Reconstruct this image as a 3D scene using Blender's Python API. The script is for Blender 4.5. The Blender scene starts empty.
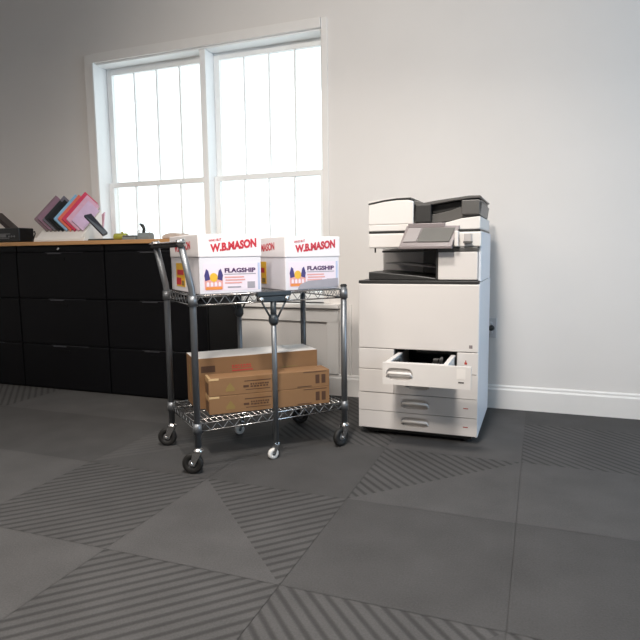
import bpy, bmesh, math, random
from mathutils import Vector, Matrix
random.seed(7)
S = bpy.context.scene
COL = S.collection
R = math.radians

# ------------------------------------------------------------------ materials
def mat(name, col, rough=.5, metal=0, noise=0, nscale=20, bump=0, bscale=200, spec=None, coat=0):
    m = bpy.data.materials.new(name); m.use_nodes = True
    nt = m.node_tree; b = nt.nodes['Principled BSDF']
    b.inputs['Base Color'].default_value = (*col, 1)
    b.inputs['Roughness'].default_value = rough
    b.inputs['Metallic'].default_value = metal
    if spec is not None: b.inputs['Specular IOR Level'].default_value = spec
    if coat: b.inputs['Coat Weight'].default_value = coat
    tc = nt.nodes.new('ShaderNodeTexCoord')
    if noise:
        n = nt.nodes.new('ShaderNodeTexNoise'); n.inputs['Scale'].default_value = nscale
        n.inputs['Detail'].default_value = 4
        nt.links.new(tc.outputs['Object'], n.inputs['Vector'])
        mx = nt.nodes.new('ShaderNodeMix'); mx.data_type = 'RGBA'
        mx.inputs[6].default_value = (*[c*(1-noise) for c in col], 1)
        mx.inputs[7].default_value = (*[min(1, c*(1+noise)) for c in col], 1)
        nt.links.new(n.outputs['Fac'], mx.inputs[0])
        nt.links.new(mx.outputs[2], b.inputs['Base Color'])
    if bump:
        n = nt.nodes.new('ShaderNodeTexNoise'); n.inputs['Scale'].default_value = bscale
        nt.links.new(tc.outputs['Object'], n.inputs['Vector'])
        bp = nt.nodes.new('ShaderNodeBump'); bp.inputs['Strength'].default_value = bump
        bp.inputs['Distance'].default_value = .002
        nt.links.new(n.outputs['Fac'], bp.inputs['Height'])
        nt.links.new(bp.outputs['Normal'], b.inputs['Normal'])
    return m

def mat_carpet(name, col, angle=None, depth=.35, stripe_fac=.56):
    """loop pile carpet tile, with or without sheared diagonal ribs"""
    m = bpy.data.materials.new(name); m.use_nodes = True
    nt = m.node_tree; b = nt.nodes['Principled BSDF']
    b.inputs['Roughness'].default_value = .85
    b.inputs['Specular IOR Level'].default_value = .25
    L = nt.links.new; N = nt.nodes.new
    tc = N('ShaderNodeTexCoord')
    n1 = N('ShaderNodeTexNoise'); n1.inputs['Scale'].default_value = 170; n1.inputs['Detail'].default_value = 2
    n2 = N('ShaderNodeTexNoise'); n2.inputs['Scale'].default_value = 5; n2.inputs['Detail'].default_value = 3
    L(tc.outputs['Object'], n1.inputs['Vector']); L(tc.outputs['Object'], n2.inputs['Vector'])
    ad = N('ShaderNodeMath'); ad.operation = 'ADD'; L(n1.outputs['Fac'], ad.inputs[0]); L(n2.outputs['Fac'], ad.inputs[1])
    mr = N('ShaderNodeMapRange'); mr.inputs['From Min'].default_value = .6; mr.inputs['From Max'].default_value = 1.4
    mr.inputs['To Min'].default_value = .8; mr.inputs['To Max'].default_value = 1.2
    L(ad.outputs[0], mr.inputs['Value'])
    vm = N('ShaderNodeVectorMath'); vm.operation = 'SCALE'; vm.inputs[0].default_value = col
    L(mr.outputs[0], vm.inputs['Scale'])
    out = vm.outputs[0]; hgt = n1.outputs['Fac']; hd = .003
    if angle is not None:
        mp = N('ShaderNodeMapping'); mp.inputs['Rotation'].default_value = (0, 0, -R(angle))
        L(tc.outputs['Object'], mp.inputs['Vector'])
        sx = N('ShaderNodeSeparateXYZ'); L(mp.outputs[0], sx.inputs[0])
        k = N('ShaderNodeMath'); k.operation = 'MULTIPLY'; k.inputs[1].default_value = 2*math.pi/.038; L(sx.outputs['Y'], k.inputs[0])
        sn = N('ShaderNodeMath'); sn.operation = 'SINE'; L(k.outputs[0], sn.inputs[0])
        r2 = N('ShaderNodeMapRange'); r2.inputs['From Min'].default_value = -.2; r2.inputs['From Max'].default_value = .9
        r2.inputs['To Min'].default_value = 1; r2.inputs['To Max'].default_value = stripe_fac
        L(sn.outputs[0], r2.inputs['Value'])
        v2 = N('ShaderNodeVectorMath'); v2.operation = 'SCALE'; L(out, v2.inputs[0]); L(r2.outputs[0], v2.inputs['Scale'])
        out = v2.outputs[0]; hgt = r2.outputs[0]; hd = .006
    L(out, b.inputs['Base Color'])
    bp = N('ShaderNodeBump'); bp.inputs['Strength'].default_value = depth; bp.inputs['Distance'].default_value = hd
    L(hgt, bp.inputs['Height']); L(bp.outputs['Normal'], b.inputs['Normal'])
    return m

def mat_wood(name, a, b_, rough=.4):
    m = bpy.data.materials.new(name); m.use_nodes = True
    nt = m.node_tree; b = nt.nodes['Principled BSDF']; b.inputs['Roughness'].default_value = rough
    L = nt.links.new; N = nt.nodes.new
    tc = N('ShaderNodeTexCoord'); mp = N('ShaderNodeMapping'); mp.inputs['Scale'].default_value = (2, 30, 30)
    L(tc.outputs['Object'], mp.inputs['Vector'])
    n = N('ShaderNodeTexNoise'); n.inputs['Scale'].default_value = 3; n.inputs['Detail'].default_value = 6
    L(mp.outputs[0], n.inputs['Vector'])
    mx = N('ShaderNodeMix'); mx.data_type = 'RGBA'; mx.inputs[6].default_value = (*a, 1); mx.inputs[7].default_value = (*b_, 1)
    L(n.outputs['Fac'], mx.inputs[0]); L(mx.outputs[2], b.inputs['Base Color'])
    return m

def mat_glass(name):
    m = bpy.data.materials.new(name); m.use_nodes = True
    nt = m.node_tree; nt.nodes.remove(nt.nodes['Principled BSDF'])
    t = nt.nodes.new('ShaderNodeBsdfTransparent'); t.inputs[0].default_value = (.96, .98, .97, 1)
    g = nt.nodes.new('ShaderNodeBsdfGlossy'); g.inputs['Roughness'].default_value = .02
    mx = nt.nodes.new('ShaderNodeMixShader'); mx.inputs[0].default_value = .05
    nt.links.new(t.outputs[0], mx.inputs[1]); nt.links.new(g.outputs[0], mx.inputs[2])
    nt.links.new(mx.outputs[0], nt.nodes['Material Output'].inputs[0])
    return m

M = dict(
    wall=mat('wall_paint', (.74, .705, .675), .8, noise=.03, nscale=3, bump=.05, bscale=120),
    ceil=mat('ceiling_paint', (.8, .79, .77), .9, noise=.02),
    trim=mat('white_trim_paint', (.80, .77, .74), .45, noise=.02),
    sash=mat('sash_paint', (.88, .89, .89), .4, noise=.02),
    glass=mat_glass('window_glass'),
    black=mat('black_steel', (.003, .003, .0036), .55, noise=.15, nscale=8, spec=.12),
    blackface=mat('black_drawer_steel', (.0036, .0036, .0045), .5, noise=.12, nscale=5, spec=.12),
    pull=mat('dark_pull', (.10, .10, .11), .35, metal=.8, noise=.05),
    chrome=mat('chrome', (.62, .61, .60), .22, metal=1, noise=.05),
    zinc=mat('grey_steel_tube', (.19, .20, .212), .42, metal=.7, noise=.08, nscale=40),
    darkz=mat('dark_bracket', (.035, .042, .048), .42, metal=.3, noise=.1),
    wood=mat_wood('counter_wood', (.40, .20, .075), (.55, .30, .13)),
    carton=mat('brown_cardboard', (.235, .122, .052), .8, noise=.07, nscale=12, bump=.1, bscale=90),
    tape=mat('shiny_tape', (.62, .42, .22), .2, noise=.05, nscale=20),
    whitelid=mat('white_carton_lid', (.78, .74, .74), .5, noise=.02),
    whitebox=mat('white_carton', (.70, .67, .70), .5, noise=.03),
    red=mat('red_print', (.50, .02, .035), .5, noise=.08),
    purple=mat('dark_purple_print', (.07, .02, .09), .5, noise=.05),
    navy=mat('navy_print', (.05, .035, .16), .5, noise=.05),
    labelpink=mat('pale_label_print', (.76, .66, .72), .5, noise=.03),
    bluewhite=mat('bluish_label_edge', (.42, .48, .66), .5, noise=.03),
    orange=mat('orange_print', (.72, .24, .05), .5, noise=.1),
    yellow=mat('yellow_print', (.75, .43, .03), .5, noise=.1),
    pinkp=mat('pink_print', (.68, .33, .30), .5, noise=.1),
    greyp=mat('grey_print', (.33, .31, .34), .5, noise=.1),
    brownp=mat('dark_brown_print', (.07, .03, .013), .7, noise=.1),
    redp=mat('faded_red_print', (.42, .045, .03), .7, noise=.1),
    olivep=mat('olive_print', (.24, .155, .045), .7, noise=.1),
    pbody=mat('printer_plastic', (.70, .665, .635), .45, noise=.02, nscale=6),
    pside_daylit=mat('printer_plastic_daylit', (.66, .68, .72), .4, noise=.02, nscale=6),  # body plastic with blue daylight from the right put into its colour
    pfront=mat('printer_front_plastic', (.66, .62, .59), .42, noise=.02, nscale=6),
    pdark=mat('printer_dark_plastic', (.022, .021, .02), .4, noise=.1),
    pmid=mat('printer_grey_plastic', (.085, .08, .075), .4, noise=.08),
    pmauve=mat('panel_mauve_grey', (.22, .185, .185), .35, noise=.05),
    plight=mat('printer_light_panel', (.45, .42, .41), .4, noise=.03),
    screen=mat('panel_screen', (.14, .135, .125), .5, noise=.1, spec=.2),
    keys=mat('panel_keys', (.33, .30, .295), .55, noise=.05, spec=.2),
    rubber=mat('black_rubber', (.012, .011, .01), .6, noise=.1),
    whiterub=mat('white_wheel', (.75, .73, .70), .4, noise=.03),
    paper=mat('paper_white', (.78, .74, .70), .7, noise=.03),
    beigepages=mat('page_edges', (.48, .42, .36), .8, noise=.1, nscale=90),
    devblack=mat('device_black', (.01, .01, .011), .35, noise=.1),
    devgrey=mat('device_grey', (.14, .14, .145), .35, noise=.1),
    devbrown=mat('device_brown', (.035, .022, .02), .4, noise=.1),
    outlet=mat('outlet_plastic', (.60, .58, .58), .4, noise=.02),
    olive=mat('olive_plastic', (.36, .36, .06), .45, noise=.1),
    stone=mat('grey_case', (.20, .22, .22), .5, noise=.1),
    beige=mat('beige_cloth', (.50, .42, .37), .85, noise=.1, nscale=30, bump=.3, bscale=300),
)
def book_mat(name, c): return mat(name, c, .4, noise=.12, nscale=25)

# ------------------------------------------------------------------ mesh builder
class MB:
    def __init__(s): s.bm = bmesh.new()
    def box(s, x0, x1, y0, y1, z0, z1, mtx=None):
        vs = [Vector((x, y, z)) for z in (z0, z1) for y in (y0, y1) for x in (x0, x1)]
        if mtx: vs = [mtx @ v for v in vs]
        v = [s.bm.verts.new(p) for p in vs]
        for f in ((0, 2, 3, 1), (4, 5, 7, 6), (0, 1, 5, 4), (2, 6, 7, 3), (0, 4, 6, 2), (1, 3, 7, 5)):
            s.bm.faces.new([v[i] for i in f])
        return s
    def hexa(s, p):   # p: bottom 4 (ccw), top 4
        v = [s.bm.verts.new(q) for q in p]
        for f in ((3, 2, 1, 0), (4, 5, 6, 7), (0, 1, 5, 4), (1, 2, 6, 5), (2, 3, 7, 6), (3, 0, 4, 7)):
            s.bm.faces.new([v[i] for i in f])
        return s
    def prism(s, pts, fa, fb):
        """pts 2D outline; fa, fb map (a,b) to the 3D point on either end"""
        A = [s.bm.verts.new(fa(*p)) for p in pts]; B = [s.bm.verts.new(fb(*p)) for p in pts]
        n = len(pts)
        s.bm.faces.new(A[::-1]); s.bm.faces.new(B)
        for i in range(n): s.bm.faces.new((A[i], A[(i+1) % n], B[(i+1) % n], B[i]))
        return s
    def px(s, pts, x0, x1): return s.prism(pts, lambda a, b: Vector((x0, a, b)), lambda a, b: Vector((x1, a, b)))
    def py(s, pts, y0, y1): return s.prism(pts, lambda a, b: Vector((a, y0, b)), lambda a, b: Vector((a, y1, b)))
    def pz(s, pts, z0, z1): return s.prism(pts, lambda a, b: Vector((a, b, z0)), lambda a, b: Vector((a, b, z1)))
    def tube(s, path, r, seg=10, close=False):
        path = [Vector(p) for p in path]; n = len(path); rings = []
        up = None
        for i, p in enumerate(path):
            a = path[(i-1) % n] if (i > 0 or close) else p
            b = path[(i+1) % n] if (i < n-1 or close) else p
            d = (b-a).normalized()
            if up is None:
                up = d.orthogonal().normalized()
            up = (up - d*up.dot(d))
            up = up.normalized() if up.length > 1e-6 else d.orthogonal().normalized()
            w = d.cross(up)
            rr = r[i] if isinstance(r, (list, tuple)) else r
            rings.append([s.bm.verts.new(p + (up*math.cos(t)+w*math.sin(t))*rr) for t in [2*math.pi*k/seg for k in range(seg)]])
        m = n if close else n-1
        for i in range(m):
            A, B = rings[i], rings[(i+1) % n]
            for k in range(seg):
                f = s.bm.faces.new((A[k], A[(k+1) % seg], B[(k+1) % seg], B[k])); f.smooth = True
        if not close:
            s.bm.faces.new(rings[0][::-1]); s.bm.faces.new(rings[-1])
        return s
    def lathe(s, prof, origin, axis, seg=24):
        """prof: (radius, offset along axis) outline, closed"""
        o = Vector(origin); ax = Vector(axis).normalized(); u = ax.orthogonal().normalized(); w = ax.cross(u)
        rings = []
        for k in range(seg):
            t = 2*math.pi*k/seg; d = u*math.cos(t)+w*math.sin(t)
            rings.append([s.bm.verts.new(o + ax*h + d*max(r, .0004)) for r, h in prof])
        n = len(prof)
        for k in range(seg):
            A, B = rings[k], rings[(k+1) % seg]
            for i in range(n):
                f = s.bm.faces.new((A[i], A[(i+1) % n], B[(i+1) % n], B[i])); f.smooth = True
        return s
    def done(s, name, m, parent=None, bevel=0, seg=2, smooth=False):
        bmesh.ops.remove_doubles(s.bm, verts=s.bm.verts, dist=1e-6)
        bmesh.ops.recalc_face_normals(s.bm, faces=s.bm.faces)
        me = bpy.data.meshes.new(name); s.bm.to_mesh(me); s.bm.free()
        for mm in (m if isinstance(m, (list, tuple)) else [m]): me.materials.append(mm)
        return link(name, me, parent, bevel, seg, smooth)

def link(name, me, parent=None, bevel=0, seg=2, smooth=False):
    o = bpy.data.objects.new(name, me); COL.objects.link(o)
    if parent is not None: o.parent = parent
    if smooth:
        for p in me.polygons: p.use_smooth = True
    if bevel:
        b = o.modifiers.new('edge', 'BEVEL'); b.width = bevel; b.segments = seg; b.limit_method = 'ANGLE'; b.angle_limit = R(40)
    return o
def box(name, m, parent, x0, x1, y0, y1, z0, z1, bevel=0):
    return MB().box(x0, x1, y0, y1, z0, z1).done(name, m, parent, bevel)
def tag(o, label, cat, group=None):
    o['label'] = label; o['category'] = cat
    if group: o['group'] = group
    return o
def thing(name, label, cat, loc=(0, 0, 0), rz=0, group=None):
    o = bpy.data.objects.new(name, None); COL.objects.link(o)
    o.location = loc; o.rotation_euler = (0, 0, rz); o.empty_display_size = .1
    return tag(o, label, cat, group)
def struct(o): o['kind'] = 'structure'; return o
def copy_tree(o, parent=None):
    c = o.copy(); COL.objects.link(c)
    if parent is not None:
        c.parent = parent
    for ch in list(o.children): copy_tree(ch, c)
    return c
def lettering(name, txt, m, parent, place, w, h, thick=.0006, bold=.0):
    """text fitted into a w x h box; place(a, b, t) maps a in 0..w, b in 0..h, t off the face"""
    cu = bpy.data.curves.new('t', 'FONT'); cu.body = txt; cu.size = 1; cu.extrude = .5; cu.offset = bold
    cu.resolution_u = 3
    to = bpy.data.objects.new('t', cu); COL.objects.link(to)
    bpy.context.view_layer.update()
    dg = bpy.context.evaluated_depsgraph_get()
    me = bpy.data.meshes.new_from_object(to.evaluated_get(dg))
    bpy.data.objects.remove(to); bpy.data.curves.remove(cu)
    xs = [v.co.x for v in me.vertices]; ys = [v.co.y for v in me.vertices]
    x0, x1, y0, y1 = min(xs), max(xs), min(ys), max(ys)
    for v in me.vertices:
        v.co = place((v.co.x-x0)/(x1-x0)*w, (v.co.y-y0)/(y1-y0)*h, (v.co.z+.5)*thick)
    me.materials.clear(); me.materials.append(m); me.name = name
    return link(name, me, parent)

# ------------------------------------------------------------------ camera (fitted to the room)
F, P, RO, T, H = 580.06, .1160, -.0123, .3619, .9301
EYE = Vector((0, 0, H))
def ray(u, v):
    a, b = u-320, v-320; c, s = math.cos(RO), math.sin(RO)
    X = (a*c+b*s)/F; U = -(-a*s+b*c)/F
    Y = math.cos(P)+U*math.sin(P); z = -math.sin(P)+U*math.cos(P)
    return Vector((X*math.cos(T)-Y*math.sin(T), X*math.sin(T)+Y*math.cos(T), z))
def at_y(u, v, y): d = ray(u, v); return EYE+d*(y/d.y)
cd = bpy.data.cameras.new('camera'); cam = bpy.data.objects.new('camera', cd); COL.objects.link(cam)
cd.sensor_width = 36; cd.lens = F*36/640; cd.clip_start = .02
fw = ray(320, 320).normalized(); rt = (ray(330, 320)-ray(310, 320)).normalized(); up = rt.cross(fw)
cam.matrix_world = Matrix(((rt.x, up.x, -fw.x, 0), (rt.y, up.y, -fw.y, 0), (rt.z, up.z, -fw.z, H), (0, 0, 0, 1)))
S.camera = cam

# ------------------------------------------------------------------ room shell
YW, XL, XR, YF, ZC = 3.519, -5.0, 2.6, -2.6, 3.0
WX0, WX1, WZ0, WZ1 = -3.05, -1.30, .60, 2.30
w = MB()
w.box(XL, WX0, YW, YW+.2, 0, ZC).box(WX1, XR, YW, YW+.2, 0, ZC).box(WX0, WX1, YW, YW+.2, 0, WZ0).box(WX0, WX1, YW, YW+.2, WZ1, ZC)
struct(w.done('wall_back', M['wall']))
struct(box('wall_left', M['wall'], None, XL-.2, XL, YF, YW+.2, 0, ZC))
w = MB()   # right wall with a wide window opening (behind the viewer's right shoulder)
RY0, RY1, RZ0, RZ1 = 1.2, 2.9, .7, 2.4
w.box(XR, XR+.2, YF, RY0, 0, ZC).box(XR, XR+.2, RY1, YW+.2, 0, ZC).box(XR, XR+.2, RY0, RY1, 0, RZ0).box(XR, XR+.2, RY0, RY1, RZ1, ZC)
struct(w.done('wall_right', M['wall']))
struct(box('wall_front', M['wall'], None, XL-.2, XR+.2, YF-.2, YF, 0, ZC))
struct(box('ceiling', M['ceil'], None, XL-.2, XR+.2, YF-.2, YW+.2, ZC, ZC+.15))
# carpet tiles, one floor surface
base = (.072, .069, .068)
sc = lambda k, t=(1, 1, 1): tuple(c*k*q for c, q in zip(base, t))
fm = [mat_carpet('carpet_plain', sc(1.0)), mat_carpet('carpet_plain_dark', sc(.84)), mat_carpet('carpet_plain_light', sc(1.04)),
      mat_carpet('carpet_rib_rising', sc(1.0), 45), mat_carpet('carpet_rib_falling', sc(1.0), -45),
      mat_carpet('carpet_rib_flat', sc(1.0), -42), mat_carpet('carpet_rib_faint', sc(1.02), 45, .25, .85)]
PL, PD, PT, RU, RD, RF, FA = range(7)
special = {(-3, -1): RU, (0, 1): RF, (-2, 1): RD, (-4, 0): PD, (-3, 0): (FA, PD, 'B'), (-4, -1): PT, (-3, 1): PT, (-4, 1): PT, (-5, 1): PT,
           (-2, 0): PD, (-2, -1): (RU, PT, 'A'), (-1, 0): (RD, PT, 'B'), (0, 0): PT, (-1, -1): PD, (0, -1): PD, (-1, 1): PL, (1, 1): RF,
           (-5, -1): RU, (-3, -2): PT, (-2, -2): RU, (-1, -2): (RD, PD, 'B'), (0, -2): RD, (-4, -2): RD, (1, 0): PL, (0, 2): PD, (-5, 0): PD}
bm = bmesh.new(); TS = .61; X0, Y0 = -.05, 2.005
rng = random.Random(3)
for i in range(-10, 6):
    for j in range(-9, 4):
        a0, a1 = max(X0+TS*i, XL-.2), min(X0+TS*(i+1), XR+.2); b0, b1 = max(Y0+TS*j, YF-.2), min(Y0+TS*(j+1), YW+.2)
        if a1 <= a0 or b1 <= b0: continue
        t = special.get((i, j), rng.choice([PL, PL, PD, PT, RU, RD]))
        g = .0008
        q = [bm.verts.new((x, y, 0)) for x, y in ((a0+g, b0+g), (a1-g, b0+g), (a1-g, b1-g), (a0+g, b1-g))]
        if isinstance(t, tuple):
            tri = ((q[1], q[2], q[3]), (q[0], q[1], q[3])) if t[2] == 'A' else ((q[0], q[2], q[3]), (q[0], q[1], q[2]))
            for f, k in zip(tri, t): bm.faces.new(f).material_index = k
        else: bm.faces.new(q).material_index = t
        
v = [bm.verts.new(p) for p in ((XL-.2, YF-.2, -.003), (XR+.2, YF-.2, -.003), (XR+.2, YW+.2, -.003), (XL-.2, YW+.2, -.003))]
bm.faces.new(v).material_index = PD
v2 = [bm.verts.new(p) for p in ((XL-.2, YF-.2, -.1), (XL-.2, YW+.2, -.1), (XR+.2, YW+.2, -.1), (XR+.2, YF-.2, -.1))]
bm.faces.new(v2).material_index = PD
me = bpy.data.meshes.new('floor'); bm.to_mesh(me); bm.free()
for m_ in fm: me.materials.append(m_)
struct(link('floor', me))
# baseboards
def baseboard(name, x0, x1):
    m = MB(); m.px([(YW, 0), (YW-.016, 0), (YW-.016, .112), (YW-.010, .122), (YW-.010, .132), (YW-.004, .139), (YW, .139)], x0, x1)
    return struct(m.done(name, M['trim'], None))
baseboard('baseboard_back', -1.895, XR)
struct(box('baseboard_right', M['trim'], None, XR-.016, XR, YF, YW-.016, 0, .139, .003))

# window: casing, mullion, sill, apron panel
c = MB()
c.box(WX0-.07, WX0, YW-.022, YW, WZ0, WZ1+.06).box(WX1, WX1+.04, YW-.010, YW, WZ0, WZ1+.06).box(WX0, WX1, YW-.022, YW, WZ1, WZ1+.06)
struct(c.done('trim_1', M['trim'], None, .003))
c = MB()
c.box(WX0, WX0+.012, YW-.028, YW+.14, WZ0, WZ1).box(WX1-.004, WX1, YW, YW+.14, WZ0, WZ1).box(WX0+.012, WX1-.004, YW, YW+.14, WZ1-.012, WZ1)
struct(c.done('trim_2', M['sash'], None, .002))
MX0, MX1 = -2.178, -2.132
struct(box('trim_3', M['sash'], None, MX0, MX1, YW+.005, YW+.17, WZ0, WZ1-.012, .003))
c = MB(); c.box(WX0-.09, WX1+.11, YW-.045, YW+.2, WZ0-.028, WZ0)
struct(c.done('trim_4', M['trim'], None, .004))
c = MB()   # apron and panel below the sill
c.box(-1.9, WX1+.10, YW-.018, YW, .485, .565).box(WX1+.02, WX1+.10, YW-.018, YW, .139, .485)
c.box(WX1+.17, WX1+.185, YW-.012, YW, .139, .60)
struct(c.done('trim_5', M['trim'], None, .004))
def window(name, x0, x1):
    # two sashes of glass, four lights each
    root = bpy.data.objects.new(name, None); COL.objects.link(root); root.location = ((x0+x1)/2, YW+.12, WZ0); struct(root)
    ox, oy, oz = root.location
    def sash(nm, y0, y1, z0, z1, rail):
        b = MB(); st = .042
        b.box(x0-ox, x0+st-ox, y0-oy, y1-oy, z0-oz, z1-oz).box(x1-st-ox, x1-ox, y0-oy, y1-oy, z0-oz, z1-oz)
        b.box(x0+st-ox, x1-st-ox, y0-oy, y1-oy, z0-oz, z0+rail[0]-oz).box(x0+st-ox, x1-st-ox, y0-oy, y1-oy, z1-rail[1]-oz, z1-oz)
        ww = (x1-x0-2*st)
        for k in (1, 2, 3):
            xm = x0+st+ww*k/4-ox
            b.box(xm-.005, xm+.005, y0+.006-oy, y1-.006-oy, z0+rail[0]-oz, z1-rail[1]-oz)
        sa = b.done(nm, M['sash'], root, .002)
        box('pane', M['glass'], sa, x0+st-ox, x1-st-ox, (y0+y1)/2-.002-oy, (y0+y1)/2+.002-oy, z0+rail[0]-oz, z1-rail[1]-oz)
    sash('lower_sash', YW+.075, YW+.108, WZ0+.002, 1.462, (.07, .034))
    sash('upper_sash', YW+.112, YW+.145, 1.435, WZ1-.013, (.034, .045))
window('window_1', WX0+.013, MX0-.001)
window('window_2', MX1+.001, WX1-.005)
# window in the right-hand wall, out of frame: frame and glass
root = bpy.data.objects.new('window_3', None); COL.objects.link(root); root.location = (XR+.1, (RY0+RY1)/2, RZ0); struct(root)
b = MB(); hy = (RY1-RY0)/2; hz = RZ1-RZ0
b.box(-.03, .03, -hy, -hy+.05, 0, hz).box(-.03, .03, hy-.05, hy, 0, hz).box(-.03, .03, -.04, .04, 0, hz).box(-.03, .03, -hy+.05, hy-.05, 0, .05).box(-.03, .03, -hy+.05, hy-.05, hz-.05, hz)
b.done('frame', M['sash'], root)
box('pane', M['glass'], root, -.002, .002, -hy+.05, hy-.05, .05, hz-.05)

# wall outlet with a black plug, right behind the copier
o = thing('wall_outlet', 'pale wall outlet with a black plug, beside the copier near the baseboard', 'outlet', (-.262, YW, .478))
box('cover_plate', M['outlet'], o, -.036, .036, -.007, 0, -.058, .058, .003)
for dz in (-.026, .022): MB().lathe([(0, -.009), (.016, -.009), (.016, -.006), (0, -.006)], (0, 0, dz), (0, 1, 0), 16).done('socket', M['outlet'], o)
MB().lathe([(0, -.045), (.009, -.045), (.015, -.03), (.017, -.0095), (0, -.0095)], (.008, 0, .0), (0, 1, 0), 16).done('plug', M['rubber'], o)
MB().tube([(.008, -.044, 0), (-.012, -.05, -.012), (-.03, -.045, -.06), (-.035, -.035, -.2), (-.04, -.03, -.43)], .004, 8).done('cord', M['rubber'], o)

# ------------------------------------------------------------------ filing cabinets and counter
CY, CW, CB = 3.067, .762, 3.50
def cabinet(x0, label):
    o = thing('filing_cabinet', label, 'filing cabinet', (x0, CY, 0), 0, 'black filing cabinets under the wooden counter')
    b = MB(); b.box(.0015, CW-.0015, .018, CB-CY, 0, 1.0)
    b.done('body', M['black'], o, .003)
    for k, (z0, z1) in enumerate(((.012, .318), (.322, .638), (.642, .955))):
        d = MB()
        # drawer front with a lipped pull along its top edge
        d.px([(0, z0), (.017, z0), (.017, z1), (.011, z1), (.004, z1-.003), (0, z1-.012)], .006, CW-.006)
        d = d.done('drawer', M['blackface'], o, .0015)
        h = MB(); cx = CW/2
        zt = z1-.010
        h.box(cx-.095, cx+.02, -.006, .002, zt-.004, zt+.002).box(cx-.115, cx+.21, -.0025, .001, zt+.004, zt+.007)
        h.done('handle', M['pull'], d, .001)
        l = MB(); l.box(cx-.05, cx+.05, -.002, .001, z1-.06, z1-.035); l.done('label_holder', M['black'], d)
    MB().box(.006, CW-.006, .004, .017, .958, .998).done('top_rail', M['blackface'], o, .0015)
    MB().lathe([(0, -.004), (.009, -.004), (.010, 0), (.010, .005), (0, .005)], (CW/2, 0, .975), (0, 1, 0), 16).done('lock', M['chrome'], o)
    return o
cabinet(-4.186, 'black filing cabinet at the left edge, below the black device on the counter')
cabinet(-3.424, 'black three-drawer filing cabinet below the tilted magazines, its lock clearly visible')
cabinet(-2.662, 'black filing cabinet behind the wire cart, last of the row, beside the white wall panel')
ct = MB(); ct.box(-4.20, -1.885, CY-.014, YW-.004, 1.0, 1.026)
tag(ct.done('countertop', M['wood'], None, .003), 'brown wooden countertop laid along the row of black filing cabinets', 'countertop')

# ------------------------------------------------------------------ things on the counter
CT = 1.026
d = thing('desk_machine', 'black desk machine with raised dark flap, at left end of the wooden counter', 'office machine', (-3.62, 3.15, CT))
box('body', M['devblack'], d, -.16, .145, 0, .13, .006, .105, .006)
for sx in (-.13, .115):
    for sy in (.03, .10): MB().lathe([(0, 0), (.009, 0), (.009, .008), (0, .008)], (sx, sy, 0), (0, 0, 1), 12).done('foot', M['rubber'], d)
b = MB(); b.box(-.15, .06, -.003, .001, .06, .066).box(-.15, .05, -.003, .001, .03, .036); b.done('trim_strip', M['devgrey'], d)
box('front_panel', M['devgrey'], d, -.06, .02, -.004, .001, .04, .058, .001)
for k in range(3): MB().lathe([(0, -.006), (.006, -.006), (.006, .001), (0, .001)], (.05+.025*k, 0, .045), (0, 1, 0), 12).done('button', M['devgrey'], d)
b = MB(); b.hexa([Vector(p) for p in ((-.025, .04, .104), (.025, .04, .104), (.025, .12, .104), (-.025, .12, .104), (-.17, .04, .21), (-.14, .04, .225), (-.14, .12, .225), (-.17, .12, .21))])
b.done('flap', M['devbrown'], d, .003)
cb = MB()
pts = [(-3.46, 3.26, CT+.075), (-3.435, 3.25, CT+.08), (-3.41, 3.23, CT+.062), (-3.395, 3.20, CT+.03), (-3.385, 3.18, CT+.005), (-3.36, 3.16, CT+.004)]
tag(cb.tube(pts, .004, 8).done('cable', M['rubber'], None, smooth=True), 'thin dark cable looping from the black desk machine onto the wooden counter', 'cable')

# sloping white rack with leaning magazines
yf, yb = 3.17, 3.36
A0 = at_y(47, 232, yf); B0 = at_y(34.5, 220, yf); C0 = at_y(56, 196.5, yb)
ru, rv = B0-A0, C0-B0
rn = ru.cross(rv).normalized()
if rn.x < 0: rn = -rn
rk = thing('magazine_rack', 'low white sloping rack under the leaning magazines on the counter', 'rack', (0, 0, 0))
LX, RX = at_y(37, 236, 3.14).x, at_y(86, 236, 3.14).x
rk.location = ((LX+RX)/2, 3.13, CT)
hw = (RX-LX)/2
def rack_top(y): # height of the sloping top so that the magazines rest on it
    k = (y-yf)/(yb-yf); return A0.z+rv.z*k
z_f, z_b = rack_top(3.13)-.006, rack_top(3.34)-.006
b = MB(); b.px([(0, 0), (.21, 0), (.21, z_b-CT), (0, z_f-CT)], -hw, hw-.03)
b.done('base', M['paper'], rk, .004)
b = MB(); b.px([(-.012, 0), (0, 0), (0, max(.02, z_f-CT+.004)), (-.012, .014)], -hw-.01, hw)
b.done('front_lip', M['paper'], rk, .002)
cols = [('grey and pink', (.24, .155, .18), (.02, .018, .02)), ('mauve', (.28, .16, .22), (.03, .02, .025)), ('slate grey', (.16, .15, .18), (.03, .03, .03)),
        ('charcoal', (.018, .02, .022), None), ('black', (.008, .010, .011), None), ('light blue', (.25, .46, .66), None),
        ('orange red', (.75, .17, .10), None), ('crimson', (.62, .05, .11), None), ('pale pink', (.68, .40, .52), None), ('lilac', (.62, .45, .62), None)]
step = (at_y(83, 232, yf)-A0)/9.0
th_all = []
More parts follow.
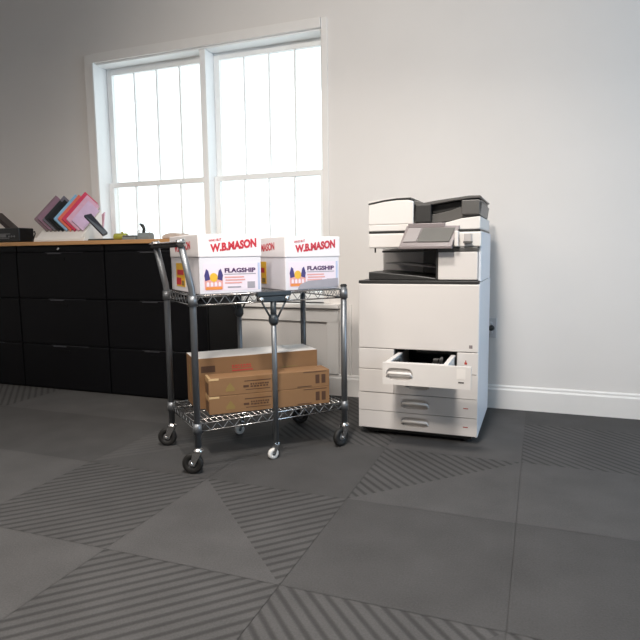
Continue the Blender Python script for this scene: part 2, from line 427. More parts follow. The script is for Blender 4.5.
for k, (nm, colr, side) in enumerate(cols):
    o0 = A0+step*k
    t = rn*(step.dot(rn)*.80)
    ln = [1, .92, 1.0, .72, .75, 1.02, 1.0, 1.12, 1.0, .8][k]
    v_ = rv*ln; u_ = ru*[1, 1.05, .95, 1.1, 1.1, 1, 1, 1, .95, .85][k]
    c0 = o0
    loc = c0
    bk = thing('magazine', 'x', 'magazine', loc, 0, 'magazines leaning in the white rack')
    def sub(f0, f1, shrink=0):
        p0 = t*f0; p1 = t*f1; a = u_*shrink; e = v_*shrink
        return [p0+a*0+e*(-1 if shrink else 0)*0 , p0+v_*(1-shrink), p0+u_*(1-shrink)+v_*(1-shrink), p0+u_*(1-shrink),
                p1, p1+v_*(1-shrink), p1+u_*(1-shrink)+v_*(1-shrink), p1+u_*(1-shrink)]
    mcol = book_mat('cover_'+nm.replace(' ', '_'), colr)
    cv = MB(); cv.hexa(sub(0, .16)); cr_ = MB(); cr_.hexa(sub(.84, 1.0)); cr_.done('cover', mcol, bk)
    # spine along the upper long edge
    cvs = MB(); sp = [t*.16+u_*.94, t*.16+u_*.94+v_, t*.16+u_+v_, t*.16+u_, t*.84+u_*.94, t*.84+u_*.94+v_, t*.84+u_+v_, t*.84+u_]
    cvs.hexa(sp); cv.done('cover', mcol if side is None else book_mat('side_'+nm.replace(' ', '_'), side), bk); cvs.done('spine', mcol, bk)
    pg = MB(); q = .16; w_ = .84
    pg.hexa([t*q+v_*.01, t*q+v_*.97, t*q+u_*.94+v_*.97, t*q+u_*.94+v_*.01, t*w_+v_*.01, t*w_+v_*.97, t*w_+u_*.94+v_*.97, t*w_+u_*.94+v_*.01])
    pg.done('pages', M['beigepages'] if k not in (3, 4, 7) else book_mat('pages_'+nm, (.05, .03, .045) if k != 7 else (.35, .06, .2)), bk)
    th_all.append((nm, bk))
lab = ['grey and pink magazine, outermost at the left of the tilted row in the rack', 'mauve magazine, second from the left of the tilted row in the rack',
       'slate grey magazine between the mauve one and the dark binders', 'charcoal binder in the magazine row, left one of the two dark ones',
       'black binder in the magazine row, just before the light blue magazine', 'light blue magazine leaning in the rack, between black and orange red ones',
       'orange red magazine leaning in the rack, beside the light blue one', 'crimson magazine reaching highest in the tilted row on the counter',
       'pale pink magazine leaning in the rack, just after the crimson one', 'short lilac magazine, last of the tilted row, nearest the window']
for (nm, bk), l in zip(th_all, lab): bk['label'] = l

# navy notebook sliding down against the row, pink card behind it
p = [at_y(84, 217, 3.115), at_y(91, 215.5, 3.16), at_y(107.5, 234.3, 3.14), at_y(103, 236.5, 3.085)]
p[3].z = max(p[3].z, CT+.002); p[2].z = max(p[2].z, CT+.004)
n_ = (p[1]-p[0]).cross(p[3]-p[0]).normalized()
if n_.z < 0: n_ = -n_
nb = thing('notebook', 'dark navy notebook leaning down off the end of the magazine row', 'notebook', p[3])
b = MB(); b.hexa([q-p[3]+n_*.006 for q in p]+[q-p[3]+n_*.016 for q in p]); b.done('cover', book_mat('navy_cover', (.012, .013, .026)), nb)
b = MB(); b.hexa([q-p[3]-n_*.000 for q in p]+[q-p[3]+n_*.006 for q in p]); b.done('pages', book_mat('grey_pages', (.03, .03, .05)), nb)
pk = MB()
q = [at_y(95, 228, 3.40), at_y(101.5, 235.2, 3.40), at_y(104.5, 212, 3.43), at_y(98, 218, 3.43)]
q[1].z = CT+.001
pk.hexa([v_ for v_ in q]+[v_+Vector((.0, .008, 0)) for v_ in q])
tag(pk.done('card', book_mat('pink_card', (.72, .42, .52)), None), 'small pale pink card propped up beside the navy notebook, against the window edge', 'card')

# little desk objects before the window
x = lambda u, y=3.16: at_y(u, 237, y).x
o = thing('desk_tray', 'flat dark green-grey desk tray on the counter below the navy notebook', 'tray', (0, 0, 0))
o.location = (x(98.5), 3.18, CT); hw = (x(111.5)-x(86))/2
b = MB(); b.box(-hw, hw, 0, .075, 0, .004).box(-hw, -hw+.004, 0, .075, .004, .014).box(hw-.004, hw, 0, .075, .004, .014).box(-hw+.004, hw-.004, 0, .004, .004, .014).box(-hw+.004, hw-.004, .071, .075, .004, .014)
b.done('tray', book_mat('tray_dark', (.05, .065, .055)), o, .001)
box('liner', M['stone'], o, -hw+.006, hw-.006, .006, .069, .0045, .007)
o = thing('tape_roll', 'yellow-green roll with a small knob, sitting on the counter before the window', 'roll', (x(119), 3.16, CT))
MB().lathe([(.012, -.045), (.021, -.045), (.023, -.041), (.023, .041), (.021, .045), (.012, .045)], (0, .02, .0235), (1, .1, 0), 24).done('body', M['olive'], o)
MB().lathe([(0, -.046), (.0118, -.046), (.0118, .046), (0, .046)], (0, .02, .0235), (1, .1, 0), 16).done('core', M['stone'], o)
MB().lathe([(0, .045), (.006, .045), (.007, .052), (.004, .058), (0, .058)], (.012, .02, 0), (0, 0, 1), 12).done('knob', M['olive'], o)
o = thing('pencil_case', 'low grey rounded case on the counter, between yellow-green roll and dispenser', 'case', (x(132.5), 3.12, CT))
box('shell', M['stone'], o, -.055, .05, 0, .09, 0, .02, .006)
box('cover', M['devgrey'], o, -.053, .048, .003, .087, .0205, .03, .004)
o = thing('tape_dispenser', 'small grey tape dispenser with a curved black arm on the counter', 'tape dispenser', (x(146), 3.13, CT))
MB().px([(0, 0), (.06, 0), (.06, .03), (.045, .045), (.015, .045), (0, .02)], -.05, .045).done('body', M['stone'], o, .004)
MB().tube([(-.018, .03, .04), (-.012, .03, .07), (-.022, .03, .09), (-.04, .03, .102)], [.010, .010, .012, .006], 10).done('arm', M['devblack'], o)
b = MB(); b.tube([(-.05, .01, .03), (-.05, .01, .056), (.045, .01, .056), (.045, .01, .03)], .002, 6); b.done('wire', M['chrome'], o)
o = MB()
xs = x(177); 
for k in range(1):
    prof = []
    N_ = 18
    for i in range(N_):
        a = math.pi*i/(N_-1)
        prof.append((xs+.075*math.cos(a)*1.0, CT+.001+.036*(math.sin(a)**.6)))
    o.py(prof, 3.10, 3.22)
tag(o.done('cloth_bundle', M['beige'], None, .008, 3), 'beige folded cloth bundle on the counter, behind the cart handle', 'cloth')

# ------------------------------------------------------------------ wire cart
CO = Vector((-1.3326, 2.0426, 0)); CA = .8653; L, W = .7263, .4223
cart = thing('utility_cart', 'grey steel folding wire cart on casters, stacked with boxes on two shelves', 'cart', CO, CA)
def shelf(z0, z1, zd, label):
    s = MB(); i = .0
    for zz in (z0, z1):
        s.tube([(i, i, zz), (L-i, i, zz), (L-i, W-i, zz), (i, W-i, zz)], .0036, 8, True)
    o = s.done('shelf', M['chrome'], cart)
    o['label'] = label
    z = MB()   # snake wire between the two rim wires
    def snake(p, q, n):
        p, q = Vector(p), Vector(q); pts = []
        for k in range(n*4+1):
            t = k/(n*4); ph = (k % 4)/4
            pts.append(p.lerp(q, t)+Vector((0, 0, (z0+z1)/2+(z1-z0)/2*.9*math.sin(2*math.pi*t*n))))
        z.tube(pts, .0017, 6)
    snake((.02, 0, 0), (L-.02, 0, 0), 13); snake((.02, W, 0), (L-.02, W, 0), 13)
    snake((0, .02, 0), (0, W-.02, 0), 8); snake((L, .02, 0), (L, W-.02, 0), 8)
    z.done('trellis', M['zinc'], o)
    g = MB(); n = 29
    for k in range(1, n):
        xx = L*k/n
        g.tube([(xx, 0, zd-.0022), (xx, W, zd-.0022)], .0022, 6)
    for yy in (.08, W/2, W-.08): g.tube([(0, yy, zd-.007), (L, yy, zd-.007)], .003, 6)
    g.done('wire_deck', M['chrome'], o)
    return o
shelf(.718, .757, .7605, 'upper wire shelf carrying the white boxes')
shelf(.180, .214, .2165, 'lower wire shelf carrying the brown cartons')
PR = .0145
def collar(par, x_, y_, z):
    MB().lathe([(PR-.001, -.022), (PR+.005, -.022), (PR+.0035, .022), (PR-.001, .022)], (x_, y_, z), (0, 0, 1), 16).done('collar', M['zinc'], par)
HL = Vector((-.041, 0, .972))   # handle end offset from post foot
for (x_, y_) in ((0, 0), (L, 0), (0, W), (L, W)):
    p_ = MB()
    if x_ == 0:
        p_.tube([(0, y_, .115), (0, y_, .76), (-.003, y_, .79), (-.041, y_, .975)], PR, 14)
    else:
        p_.tube([(x_, y_, .115), (x_, y_, .772)], PR, 14)
    p_ = p_.done('post', M['zinc'], cart)
    if x_ != 0: MB().lathe([(0, .77), (PR+.001, .77), (PR+.001, .776), (PR-.004, .781), (0, .781)], (x_, y_, 0), (0, 0, 1), 16).done('cap', M['rubber'], p_)
    collar(p_, x_, y_, .737); collar(p_, x_, y_, .197)
hd = MB(); hd.box(-.062, -.028, -.03, W+.045, .972, .982); hd = hd.done('handle', M['chrome'], cart, .004)
box('grip', M['rubber'], hd, -.060, -.030, .02, W+.03, .958, .9715, .005)
for y_ in (-.002, W): MB().lathe([(0, -.02), (PR+.004, -.018), (PR+.006, 0), (PR+.004, .012), (0, .012)], (-.041, y_, .978), (-.2, 0, 1), 16).done('end_fitting', M['chrome'], hd)
# centre folding legs with gas-strut like braces
for y_ in (0, W):
    cl = MB().tube([(.3625, y_, .07), (.3625, y_, .74)], .0120, 14).done('centre_leg', M['zinc'], cart)
    yo = -1 if y_ == 0 else 1
    br = MB(); br.box(.282, .444, y_-.016, y_+.016, .742, .763).box(.300, .425, y_-.014, y_+.014, .716, .742)
    br = br.done('hinge_bracket', M['darkz'], cart, .004)
    for xx in (.300, .425):
        MB().lathe([(0, -.02), (.010, -.02), (.010, .02), (0, .02)], (xx, y_, .73), (0, 1, 0), 14).done('pivot', M['chrome'], br)
    MB().tube([(.3625, y_, .635), (.3625, y_, .72)], .0135, 12).done('sleeve', M['darkz'], br)
    MB().lathe([(0, .612), (.014, .612), (.022, .625), (.022, .648), (.014, .66), (0, .66)], (.3625, y_, 0), (0, 0, 1), 16).done('clamp', M['darkz'], br)
    for sx in (-1, 1):
        MB().tube([(.3625+sx*.062, y_+yo*.006, .725), (.3625+sx*.014, y_+yo*.006, .640)], .0045, 8).done('brace', M['darkz'], br)
    # small white caster
    cs = MB().box(.352, .373, y_-.011, y_+.011, .062, .075); cs = cs.done('small_caster', M['chrome'], cart, .002)
    f_ = MB()
    for e in (-1, 1): f_.hexa([Vector((a, y_+e*.0115+g, z)) for g in (-.001, .001) for a, z in ((.340, .022), (.352, .022), (.373, .068), (.353, .068))])
    f_.done('fork', M['chrome'], cs)
    MB().lathe([(.006, -.009), (.021, -.009), (.025, -.005), (.025, .005), (.021, .009), (.006, .009)], (.3460, y_, .0252), (0, 1, 0), 24).done('wheel', M['whiterub'], cs)
    MB().lathe([(0, -.0125), (.0062, -.0125), (.0062, .0125), (0, .0125)], (.3460, y_, .0252), (0, 1, 0), 12).done('axle', M['zinc'], cs)
def caster(x_, y_, ang):
    Mx = Matrix.Translation((x_, y_, 0)) @ Matrix.Rotation(ang, 4, 'Z')
    def P3(a, b, c_): return Mx @ Vector((a, b, c_))
    ax = (Mx.to_3x3() @ Vector((0, 1, 0)))
    c_ = MB().lathe([(0, .095), (.020, .095), (.023, .100), (.020, .106), (.011, .112), (.009, .128), (0, .128)], P3(0, 0, 0), (0, 0, 1), 20).done('caster', M['chrome'], cart)
    f_ = MB()
    for e in (-1, 1):
        f_.hexa([P3(a, e*.0155+g, z) for g in (-.0012, .0012) for a, z in ((-.034, .038), (-.016, .036), (.018, .097), (-.020, .097))])
    f_.hexa([P3(a, b, z) for z in (.093, .097) for a, b in ((-.02, -.017), (.018, -.017), (.018, .017), (-.02, .017))])
    f_.done('fork', M['chrome'], c_)
    MB().lathe([(.018, -.011), (.036, -.012), (.044, -.009), (.0455, 0), (.044, .009), (.036, .012), (.018, .011)], P3(-.026, 0, .0458), ax, 28).done('tyre', M['rubber'], c_)
    MB().lathe([(0, -.0095), (.018, -.0095), (.018, .0095), (0, .0095)], P3(-.026, 0, .0458), ax, 20).done('wheel_hub', M['devgrey'], c_)
    MB().lathe([(0, -.021), (.006, -.021), (.006, .021), (0, .021)], P3(-.026, 0, .0458), ax, 12).done('axle', M['chrome'], c_)
cam_left = math.atan2(-.354, -.935)   # toward the viewer's left
for x_, y_, an in ((0, 0, -.10), (L, 0, .75), (0, W, -.05), (L, W, .1)):
    caster(x_, y_, (math.pi+T*1.0) - CA - math.pi + an)

# ------------------------------------------------------------------ white paper cases on the upper shelf
def paper_case(lx, label, band, wd=.284, zs=.915, z1=1.012):
    dp, z0 = .448, .7610
    o = thing('paper_case', label, 'box', CO+Matrix.Rotation(CA, 3, 'Z') @ Vector((lx, .0145, z0)), CA, 'white lidded paper cases on the upper shelf')
    box('case', M['whitebox'], o, .003, wd-.003, .003, dp-.003, 0, z1-z0-.006, .003)
    lid = MB(); lid.box(0, wd, 0, dp, zs-z0, z1-z0); lid = lid.done('lid', M['whitelid'], o, .004)
    zl = zs-z0
    # front face of the lid
    def slant(a, b, t): return Vector((.052+a, -.0004-t, zl+.020+a*.105+b*(1+.6*a)))
    lettering('lettering', 'W.B.MASON', M['red'], lid, slant, .208, .035, bold=.055)
    lettering('lettering', 'WHO BUT', M['red'], lid, lambda a, b, t: Vector((.046+a, -.0004-t, zl+.063+a*.12+b)), .056, .011, bold=.02)
    # left face of the lid
    lettering('lettering', 'W.B.MASON', M['red'], lid, lambda a, b, t: Vector((-.0004-t, .36-a, zl+.022+a*.05+b)), .25, .036, bold=.03)
    # printed panel on the front
    lb = box('label', M['labelpink'], o, .020, .262, .0022, .0031, .012, .128)
    f = lambda dx, dz: (lambda a, b, t: Vector((dx+a, .0020-t, dz+b)))
    lettering('lettering', 'FLAGSHIP', M['purple'], lb, f(.113, .088), .141, .020, bold=.045)
    b = MB(); b.box(.111, .255, .0014, .0021, .080, .0835); b.done('rule', M['greyp'], lb)
    b = MB()
    for k, (x0, x1, z) in enumerate(((.113, .20, .066), (.116, .205, .054), (.113, .19, .042))): b.box(x0, x1, .0014, .0021, z, z+.006)
    b.done('small_print', M['pinkp'] if False else M['pinkp'], lb)
    box('small_print', M['greyp'], lb, .125, .185, .0012, .0021, .024, .030)
    box('square_panel', M['greyp'], lb, .215, .250, .0012, .0021, .020, .048)
    box('side_strip', M['bluewhite'], o, .2655, .2735, .0018, .0031, .012, .128)
    # emblem: two dark flags over a golden oval and a rosy banner
    e = box('emblem', M['pinkp'], lb, .024, .104, .0012, .0021, .020, .060)
    for sx in (-1, 1):
        cx = .064; g = MB()
        g.py([(cx+sx*.037, .055), (cx+sx*.015, .062), (cx+sx*.023, .098), (cx+sx*.032, .106), (cx+sx*.041, .078)], .0010, .0020)
        g.done('flag', M['navy'], e)
    g = MB(); N_ = 18
    g.py([(.064+.017*math.cos(2*math.pi*k/N_), .070+.019*math.sin(2*math.pi*k/N_)) for k in range(N_)], .0008, .0020); g.done('oval', M['yellow'], e)
    g = MB(); g.box(.028, .100, .0008, .0014, .018, .030); g.done('banner', M['orange'], e)
    g = MB()
    for k in range(4):
        cx = .038+.0173*k; g.py([(cx-.0055, .032), (cx+.0055, .032), (cx+.0055, .046), (cx, .052), (cx-.0055, .046)], .0007, .0014)
    g.done('scroll', M['labelpink'], e)
    # yellow product picture on the left side
    s_ = box('side_picture', M['yellow'], o, .0018, .0031, .215, .355, .022, .128)
    b = MB(); b.box(.0010, .0019, .235, .335, .075, .098).box(.0010, .0019, .275, .350, .030, .062); b.done('red_patch', M['red'], s_)
    b = MB(); b.box(.0008, .0017, .225, .265, .028, .050); b.done('dark_patch', M['olivep'], s_)
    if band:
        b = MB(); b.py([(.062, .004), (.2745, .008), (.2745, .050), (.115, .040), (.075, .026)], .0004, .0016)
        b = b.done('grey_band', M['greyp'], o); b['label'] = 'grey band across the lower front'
    return o
paper_case(.0345, 'white lidded paper case nearest the cart handle, blue-edged label, upper shelf', False)
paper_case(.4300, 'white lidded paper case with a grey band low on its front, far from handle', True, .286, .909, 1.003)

# ------------------------------------------------------------------ brown cartons on the lower shelf
RZ = Matrix.Rotation(CA, 3, 'Z'); ZD = .217
def carton(lx0, ly0, ln, dp, turn, z0, h, label, group=None):
    o = thing('carton', label, 'carton', CO+RZ @ Vector((lx0, ly0, z0)), CA+R(turn), group)
    box('case', M['carton'], o, 0, ln, 0, dp, 0, h, .0025)
    return o
def glyphs(name, m, par, x0, z0, w, h, rows):
    # rows of small worn print blocks, too blurred to read
    b = MB(); rg = random.Random(len(rows)*31+rows[0]); rh = h/len(rows)
    for r_, n in enumerate(rows):
        for k in range(n):
            xa = x0+w*k/n; xb = xa+w/n*rg.uniform(.55, .85)
            za = z0+rh*r_+rh*rg.uniform(.05, .15); zb = z0+rh*(r_+1)-rh*rg.uniform(.2, .3)
            b.box(xa, xb, -.0008, .0004, za, zb)
    return b.done(name, m, par)
bg = carton(.060, .217, .606, .20, -6.2, ZD, .236, 'large brown carton standing behind the two slim ones on lower shelf')
wl, dl = .606, .20
b = MB(); b.box(.001, wl-.001, .004, dl-.004, .2355, .2372); b = b.done('top_sheet', M['paper'], bg); b['label'] = 'white sheet covering the top'
glyphs('print_marks', M['redp'], bg, .175, .178, .095, .020, (9, 7))
box('print_bar', M['redp'], bg, .175, .275, -.0008, .0005, .166, .172)
b = MB(); b.box(.38, .52, -.0008, .0005, .150, .156).box(.42, .50, -.0008, .0005, .164, .168); b.done('print_line', M['olivep'], bg)
box('print_bar', M['brownp'], bg, .03, .095, -.0008, .0005, .17, .20)
b = MB(); b.box(-.0008, .0005, .11, .13, .06, .19); b.done('side_mark', M['olivep'], bg)
def slim(z0, label):
    o = carton(.087, .100, .570, .106, -9.0, z0, .0815, label, 'slim brown cartons on the lower shelf')
    wl = .570
    b = MB(); b.box(-.0006, .010, .008, .098, .0805, .0823).box(-.0008, .0004, .012, .10, .058, .0815); b.box(.0, .045, -.0006, .0005, .072, .0815)
    b.done('tape', M['tape'], o)
    b = MB(); b.box(-.0008, .0004, .030, .050, .004, .055).box(-.0008, .0004, .070, .08, .01, .05); b.done('side_mark', M['brownp'], o)
    g = MB(); g.py([(.075, .018), (.115, .018), (.115, .030), (.095, .058), (.075, .030)], -.0007, .0005); g.done('olive_mark', M['olivep'], o)
    glyphs('print_marks', M['brownp'], o, .188, .028, .088, .022, (6, 8))
    b = MB(); b.box(.155, .180, -.0007, .0005, .030, .040).box(.16, .285, -.0007, .0005, .057, .061).box(.165, .280, -.0007, .0005, .018, .021); b.done('print_line', M['brownp'], o)
    b = MB()
    for k in (0, 1):
        x0 = .500+k*.030
        b.box(x0, x0+.020, -.0007, .0005, .018, .060)
    b.done('arrow_mark', M['brownp'], o)
    b = MB(); b.box(.41, .48, -.0007, .0005, .006, .010).box(.44, .555, -.0007, .0005, .0725, .076); b.done('print_line', M['brownp'], o)
    return o
slim(ZD, 'slim brown carton lying directly on the lower wire shelf')
slim(ZD+.0820, 'slim brown carton stacked on top of another slim one')

# ------------------------------------------------------------------ copier
PX, PY = -.2554, 2.781
pr = thing('copier', 'large white office copier with an open paper drawer, standing by the wall', 'copier', (PX, PY, 0), .0)
w_ = .590; DP = .575; DU = .54
# base and feet
box('base', M['pdark'], pr, -w_+.03, -.03, .03, DP-.03, .018, .040)
for sx in (-w_+.06, -.06):
    for sy in (.07, DP-.07):
        MB().lathe([(0, 0), (.022, 0), (.024, .006), (.018, .022), (0, .022)], (sx, sy, 0), (0, 0, 1), 16).done('foot', M['rubber'], pr)
# carcass: sides, back, top, rails around a real drawer opening
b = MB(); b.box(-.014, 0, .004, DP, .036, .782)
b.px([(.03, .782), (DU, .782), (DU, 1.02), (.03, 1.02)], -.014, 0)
b.done('side_panel', M['pside_daylit'], pr, .006)
b = MB(); b.box(-w_, -w_+.014, .004, DP, .036, .782); b.done('side_panel', M['pbody'], pr, .006)
box('back_panel', M['pbody'], pr, -w_+.0145, -.0145, DP-.02, DP, .036, .782)
b = MB(); b.box(-w_+.0145, -.0145, .02, DP-.021, .037, .338).box(-w_+.0145, -.0145, .02, DP-.021, .449, .766)
b.box(-w_+.0145, -.405, .02, DP-.021, .3385, .4485).box(-.107, -.0145, .02, DP-.021, .3385, .4485)
b.done('chassis', M['pmid'], pr)
# front panels
box('front_door', M['pfront'], pr, -w_, -.003, 0, .019, .451, .772, .004)
box('door_badge', M['pmauve'], pr, -.046, -.030, -.0012, .001, .470, .486, .002)
box('trim_line', M['pdark'], pr, -w_, -.003, .004, DP-.1, .773, .789, .002)
b = box('filler_panel', M['pfront'], pr, -w_, -.4085, 0, .019, .345, .4485, .003)
box('filler_panel', M['pfront'], pr, -.101, -.003, .002, .019, .3435, .4485, .003)
b = MB(); b.box(-.066, -.054, .0005, .003, .392, .402).box(-.062, -.058, .0005, .003, .402, .412); b.done('red_mark', M['redp'], pr)
# closed drawers
def drawer_front(par, z0, z1, hx0, hx1, x0, x1, y, m):
    # panel with a sunk rounded grip
    hz0, hz1 = z0+(z1-z0)*.24, z0+(z1-z0)*.78
    n = 6; rr = (hz1-hz0)/2
    hole = []
    for cx, a0 in ((hx1-rr, -90), (hx0+rr, 90)):
        for k in range(n+1):
            a = R(a0+180*k/n); hole.append((cx+rr*math.cos(a), (hz0+hz1)/2+rr*math.sin(a)))
    bm_ = bmesh.new()
    outer = [(x0, z0), (x1, z0), (x1, z1), (x0, z1)]
    def ring(pts, yy): return [bm_.verts.new((a, yy, b)) for a, b in pts]
    of, ob = ring(outer, y), ring(outer, y+.018)
    hf, hb = ring(hole, y), ring(hole, y+.014)
    for i in range(4): bm_.faces.new((of[i], of[(i+1) % 4], ob[(i+1) % 4], ob[i]))
    bm_.faces.new(ob)
    m_ = len(hole)
    for i in range(m_): bm_.faces.new((hf[i], hf[(i+1) % m_], hb[(i+1) % m_], hb[i]))
    bm_.faces.new(hb)
    # front face pieces: hole[0..n] right cap (bottom to top), hole[n+1..] left cap (top to bottom)
    br_, tr_, tl_, bl_ = of[1], of[2], of[3], of[0]
    for i in range(n): bm_.faces.new((hf[i], br_ if i < n/2 else tr_, hf[i+1]))
    bm_.faces.new((hf[n//2], br_, tr_))
    for i in range(n+1, 2*n+1): bm_.faces.new((hf[i], tl_ if i < n+1+n/2 else bl_, hf[i+1]))
    bm_.faces.new((hf[n+1+n//2], tl_, bl_))
    bm_.faces.new((hf[n], tr_, tl_, hf[n+1])); bm_.faces.new((hf[2*n+1], bl_, br_, hf[0]))
    bmesh.ops.recalc_face_normals(bm_, faces=bm_.faces)
    me_ = bpy.data.meshes.new('drawer'); bm_.to_mesh(me_); bm_.free(); me_.materials.append(m)
    return me_, (hz0, hz1)
def grip(par, hx0, hx1, hz, y):
    g_ = MB(); zc = hz[0]+(hz[1]-hz[0])*.55; rr = .0075
    g_.tube([(hx0+.004, y+.006, hz[0]+.012), (hx0+.012, y-.004, zc), (hx1-.012, y-.004, zc), (hx1-.004, y+.006, hz[0]+.012)], rr, 10)
    return g_.done('handle', M['pbody'], par)
box('filler_panel', M['pfront'], pr, -w_, -.4085, 0, .019, .2255, .3425, .003)
me_, hz = drawer_front(pr, .2255, .3410, -.352, -.225, -.406, -.003, 0, M['pfront'])
d2 = link('drawer', me_, pr); grip(d2, -.352, -.225, hz, 0)
for z0, z1 in ((.1325, .2225), (.042, .1295)):
    me_, hz = drawer_front(pr, z0, z1, -.372, -.232, -w_, -.003, 0, M['pfront'])
    d_ = link('drawer', me_, pr); grip(d_, -.372, -.232, hz, 0)
    box('red_mark', M['redp'], d_, -.068, -.045, -.001, .001, (z0+z1)/2-.002, (z0+z1)/2+.002)
# the open drawer
OY = -.285
me_, hz = drawer_front(pr, .3380, .4360, -.376, -.255, -.392, -.005, OY, M['pbody'])
od = link('drawer', me_, pr); od['label'] = 'open paper drawer pulled well out'; grip(od, -.376, -.255, hz, OY)
b = MB(); x0, x1 = -.388, -.113
b.box(x0, x1, OY+.0185, .25, .352, .356).box(x0, x0+.004, OY+.0185, .25, .356, .422).box(x1-.004, x1, OY+.0185, .25, .356, .422)
b.done('tray', M['pbody'], od, .001)
b = MB(); b.box(x0-.003, x1+.003, OY+.0185, OY+.055, .4225, .4325).box(x0-.003, x0+.018, OY+.055, .02, .4225, .4325).box(x1-.018, x1+.003, OY+.055, .02, .4225, .4325)
b.done('rim', M['pbody'], od, .002)
b = MB(); b.box(x0+.02, x1-.02, OY+.06, .24, .3565, .362); b.done('lift_plate', M['pdark'], od)
b = MB(); b.box(x0+.02, x0+.026, -.12, -.06, .362, .42).box(x1-.026, x1-.02, -.12, -.06, .362, .42); b.done('paper_guide', M['pmid'], od)
b = MB(); b.box(x1-.075, x1-.05, OY+.12, OY+.15, .362, .44).box(x1-.045, x1-.034, OY+.10, OY+.16, .362, .446); b.done('latch', M['pdark'], od, .003)
b = MB(); b.box(-.065, -.028, OY-.001, OY+.001, .382, .426); b.done('sticker', M['paper'], od)
b = MB(); b.box(-.058, -.034, OY-.001, OY+.001, .364, .370); b.done('indicator', M['pmid'], od)
# upper engine with output bay
b = MB(); b.box(-.198, -.0145, .012, .32, .793, .925); b.done('side_block', M['pfront'], pr, .004)
box('block_cap', M['pmid'], pr, -.198, -.0145, .010, .36, .9265, .946, .003)
box('bay_wall', M['pdark'], pr, -.208, -.199, .014, .45, .793, .945)
b = MB(); b.box(-.572, -.0145, .42, DU-.002, .784, .945); b.done('engine_rear', M['pbody'], pr, .003)
b = MB(); b.box(-.34, -.209, .395, .4195, .80, .94); b.done('bay_liner', M['pmid'], pr, .004)
t_ = MB(); t_.py([(-.545, .790), (-.21, .790), (-.21, .800), (-.30, .812), (-.46, .826), (-.545, .830)], .03, .394); t_.done('output_tray', M['pdark'], pr, .004)
t_ = MB(); t_.py([(-.50, .868), (-.21, .842), (-.21, .848), (-.40, .872), (-.50, .874)], .20, .394); t_.done('shift_tray', M['plight'], pr, .002)
t_ = MB(); t_.box(-.50, -.21, .12, .394, .925, .935); t_.done('exit_guide', M['pmid'], pr, .002)
box('hook', M['pdark'], pr, -.520, -.514, .05, .058, .925, .948)
# scanner unit
sc_ = MB(); sc_.box(-.540, -.001, .010, DU-.01, .9475, 1.018); sc_.done('scanner', M['pbody'], pr, .007)
box('gap_line', M['pdark'], pr, -.538, -.006, .014, DU-.014, 1.0185, 1.0285)
# lid with the document feeder
b = MB(); b.py([(-.540, 1.029), (-.012, 1.029), (-.006, 1.034), (-.006, 1.088), (-.09, 1.080), (-.19, 1.056), (-.318, 1.052), (-.318, 1.06), (-.540, 1.06)], .012, DU-.02); b.done('lid', M['pbody'], pr, .004)
b = MB(); b.py([(-.541, 1.0605), (-.318, 1.0605), (-.318, 1.168), (-.345, 1.176), (-.40, 1.176), (-.46, 1.171), (-.541, 1.157)], .014, .48); b.done('feeder_cover', M['pbody'], pr, .005)
b = MB(); b.py([(-.541, 1.1575), (-.46, 1.1715), (-.40, 1.1765), (-.330, 1.1765), (-.330, 1.186), (-.40, 1.185), (-.46, 1.179), (-.541, 1.165)], .014, .48); b.done('feeder_edge', M['pdark'], pr, .001)
b = MB(); b.py([(-.541, 1.1655), (-.46, 1.1795), (-.40, 1.1855), (-.335, 1.1865), (-.345, 1.191), (-.42, 1.190), (-.541, 1.174)], .016, .48); b.done('feeder_top', M['pbody'], pr, .001)
b = MB(); b.py([(-.3175, 1.066), (-.230, 1.066), (-.16, 1.070), (-.09, 1.082), (-.012, 1.094), (-.004, 1.15), (-.012, 1.158), (-.09, 1.140), (-.16, 1.118), (-.23, 1.105), (-.285, 1.128), (-.3175, 1.15)], .06, .46); b.done('paper_support', M['pmid'], pr, .002)
b = MB(); b.py([(-.3175, 1.151), (-.285, 1.147), (-.23, 1.150), (-.14, 1.163), (-.06, 1.171), (-.010, 1.172), (-.004, 1.176), (-.012, 1.184), (-.06, 1.184), (-.14, 1.176), (-.23, 1.166), (-.27, 1.160), (-.3175, 1.172)], .03, .49); b.done('feeder_tray', M['pmid'], pr, .002)
box('tray_end', M['pmid'], pr, -.095, -.012, .030, .06, 1.098, 1.165, .004)
b = MB(); b.py([(-.3175, 1.152), (-.235, 1.108), (-.16, 1.12), (-.09, 1.142), (-.012, 1.16), (-.012, 1.17), (-.14, 1.162), (-.23, 1.149)], .085, .45); b.done('feeder_well', M['pdark'], pr, .002)
b = MB(); b.box(-.310, -.235, .018, .05, 1.066, 1.150); b.done('feeder_mouth', M['pdark'], pr, .004)
# tilted control panel
cp = bpy.data.objects.new('control_panel', None); COL.objects.link(cp); cp.parent = pr
def quadbox(nm, m, pts, t, par):   # pts front face corners (x,y,z), thickness back along y
    b_ = MB(); b_.hexa([Vector(p) for p in pts]+[Vector(p)+Vector((0, t, 0)) for p in pts]); return b_.done(nm, m, par, .002)
quadbox('frame', M['pmauve'], [(-.372, -.048, .957), (-.126, -.048, .955), (-.098, .004, 1.047), (-.348, .004, 1.050)], .02, cp)
quadbox('screen', M['screen'], [(-.290, -.0450, .974), (-.140, -.0450, .973), (-.116, -.0055, 1.038), (-.268, -.0055, 1.039)], .004, cp)
quadbox('key_area', M['keys'], [(-.357, -.0450, .975), (-.294, -.0450, .975), (-.272, -.0055, 1.040), (-.335, -.0055, 1.041)], .004, cp)
box('top_bar', M['pmauve'], cp, -.340, -.165, -.002, .012, 1.040, 1.062, .003)
box('bottom_bar', M['pmauve'], cp, -.374, -.124, -.058, -.020, .940, .957, .004)
box('arm', M['pbody'], cp, -.118, -.100, -.030, .012, .950, 1.022, .004)
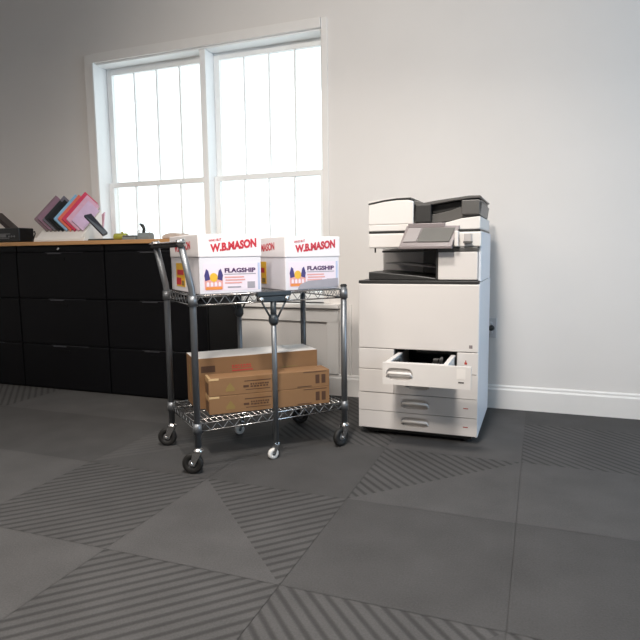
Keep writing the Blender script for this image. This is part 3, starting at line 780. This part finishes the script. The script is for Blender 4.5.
box('card_reader', M['plight'], pr, -.076, -.042, -.018, .009, .962, 1.010, .003)
box('card_slot', M['pmid'], pr, -.078, -.036, -.022, -.0185, .964, .974, .001)

# ------------------------------------------------------------------ light
wd_ = bpy.data.worlds.new('sky'); S.world = wd_; wd_.use_nodes = True
bg_ = wd_.node_tree.nodes['Background']; bg_.inputs[0].default_value = (.90, .96, 1, 1); bg_.inputs[1].default_value = 2.0
def area(name, loc, rot, sx, sy, power, col):
    l = bpy.data.lights.new(name, 'AREA'); l.shape = 'RECTANGLE'; l.size = sx; l.size_y = sy; l.energy = power; l.color = col
    o = bpy.data.objects.new(name, l); COL.objects.link(o); o.location = loc; o.rotation_euler = rot; return o
l_ = area('ceiling_panel_light', (-.55, .95, ZC-.02), (R(-6), R(6), 0), .45, .45, 95, (1, .95, .89)); l_.data.spread = R(150)
l_ = area('ceiling_panel_light', (-2.6, -.2, ZC-.02), (0, 0, 0), 1.2, .6, 55, (1, .90, .80)); l_.data.spread = R(165)
area('window_daylight', (XR+.35, (RY0+RY1)/2, (RZ0+RZ1)/2), (0, R(90), 0), RZ1-RZ0, RY1-RY0, 68, (.47, .70, 1))
sp_ = bpy.data.lights.new('added_fill_spot', 'SPOT'); sp_.energy = 340; sp_.color = (1, .925, .84); sp_.spot_size = R(66); sp_.spot_blend = 1; sp_.shadow_soft_size = .16  # added front fill standing in for flash, brightens the wall behind the copier
so_ = bpy.data.objects.new('added_fill_spot', sp_); COL.objects.link(so_); so_.location = (-.5, -.4, ZC-.12)
so_.rotation_euler = (Vector((-1.0, 3.5, 1.45))-so_.location).to_track_quat('-Z', 'Y').to_euler()
S.view_settings.view_transform = 'Standard'; S.view_settings.look = 'None'; S.view_settings.gamma = 1
S.view_settings.use_curve_mapping = False
S.view_settings.exposure = 0
S.cycles.use_denoising = True
S.cycles.max_bounces = 8; S.cycles.transparent_max_bounces = 8
S.cycles.sample_clamp_indirect = 6
S.cycles.caustics_reflective = False; S.cycles.caustics_refractive = False
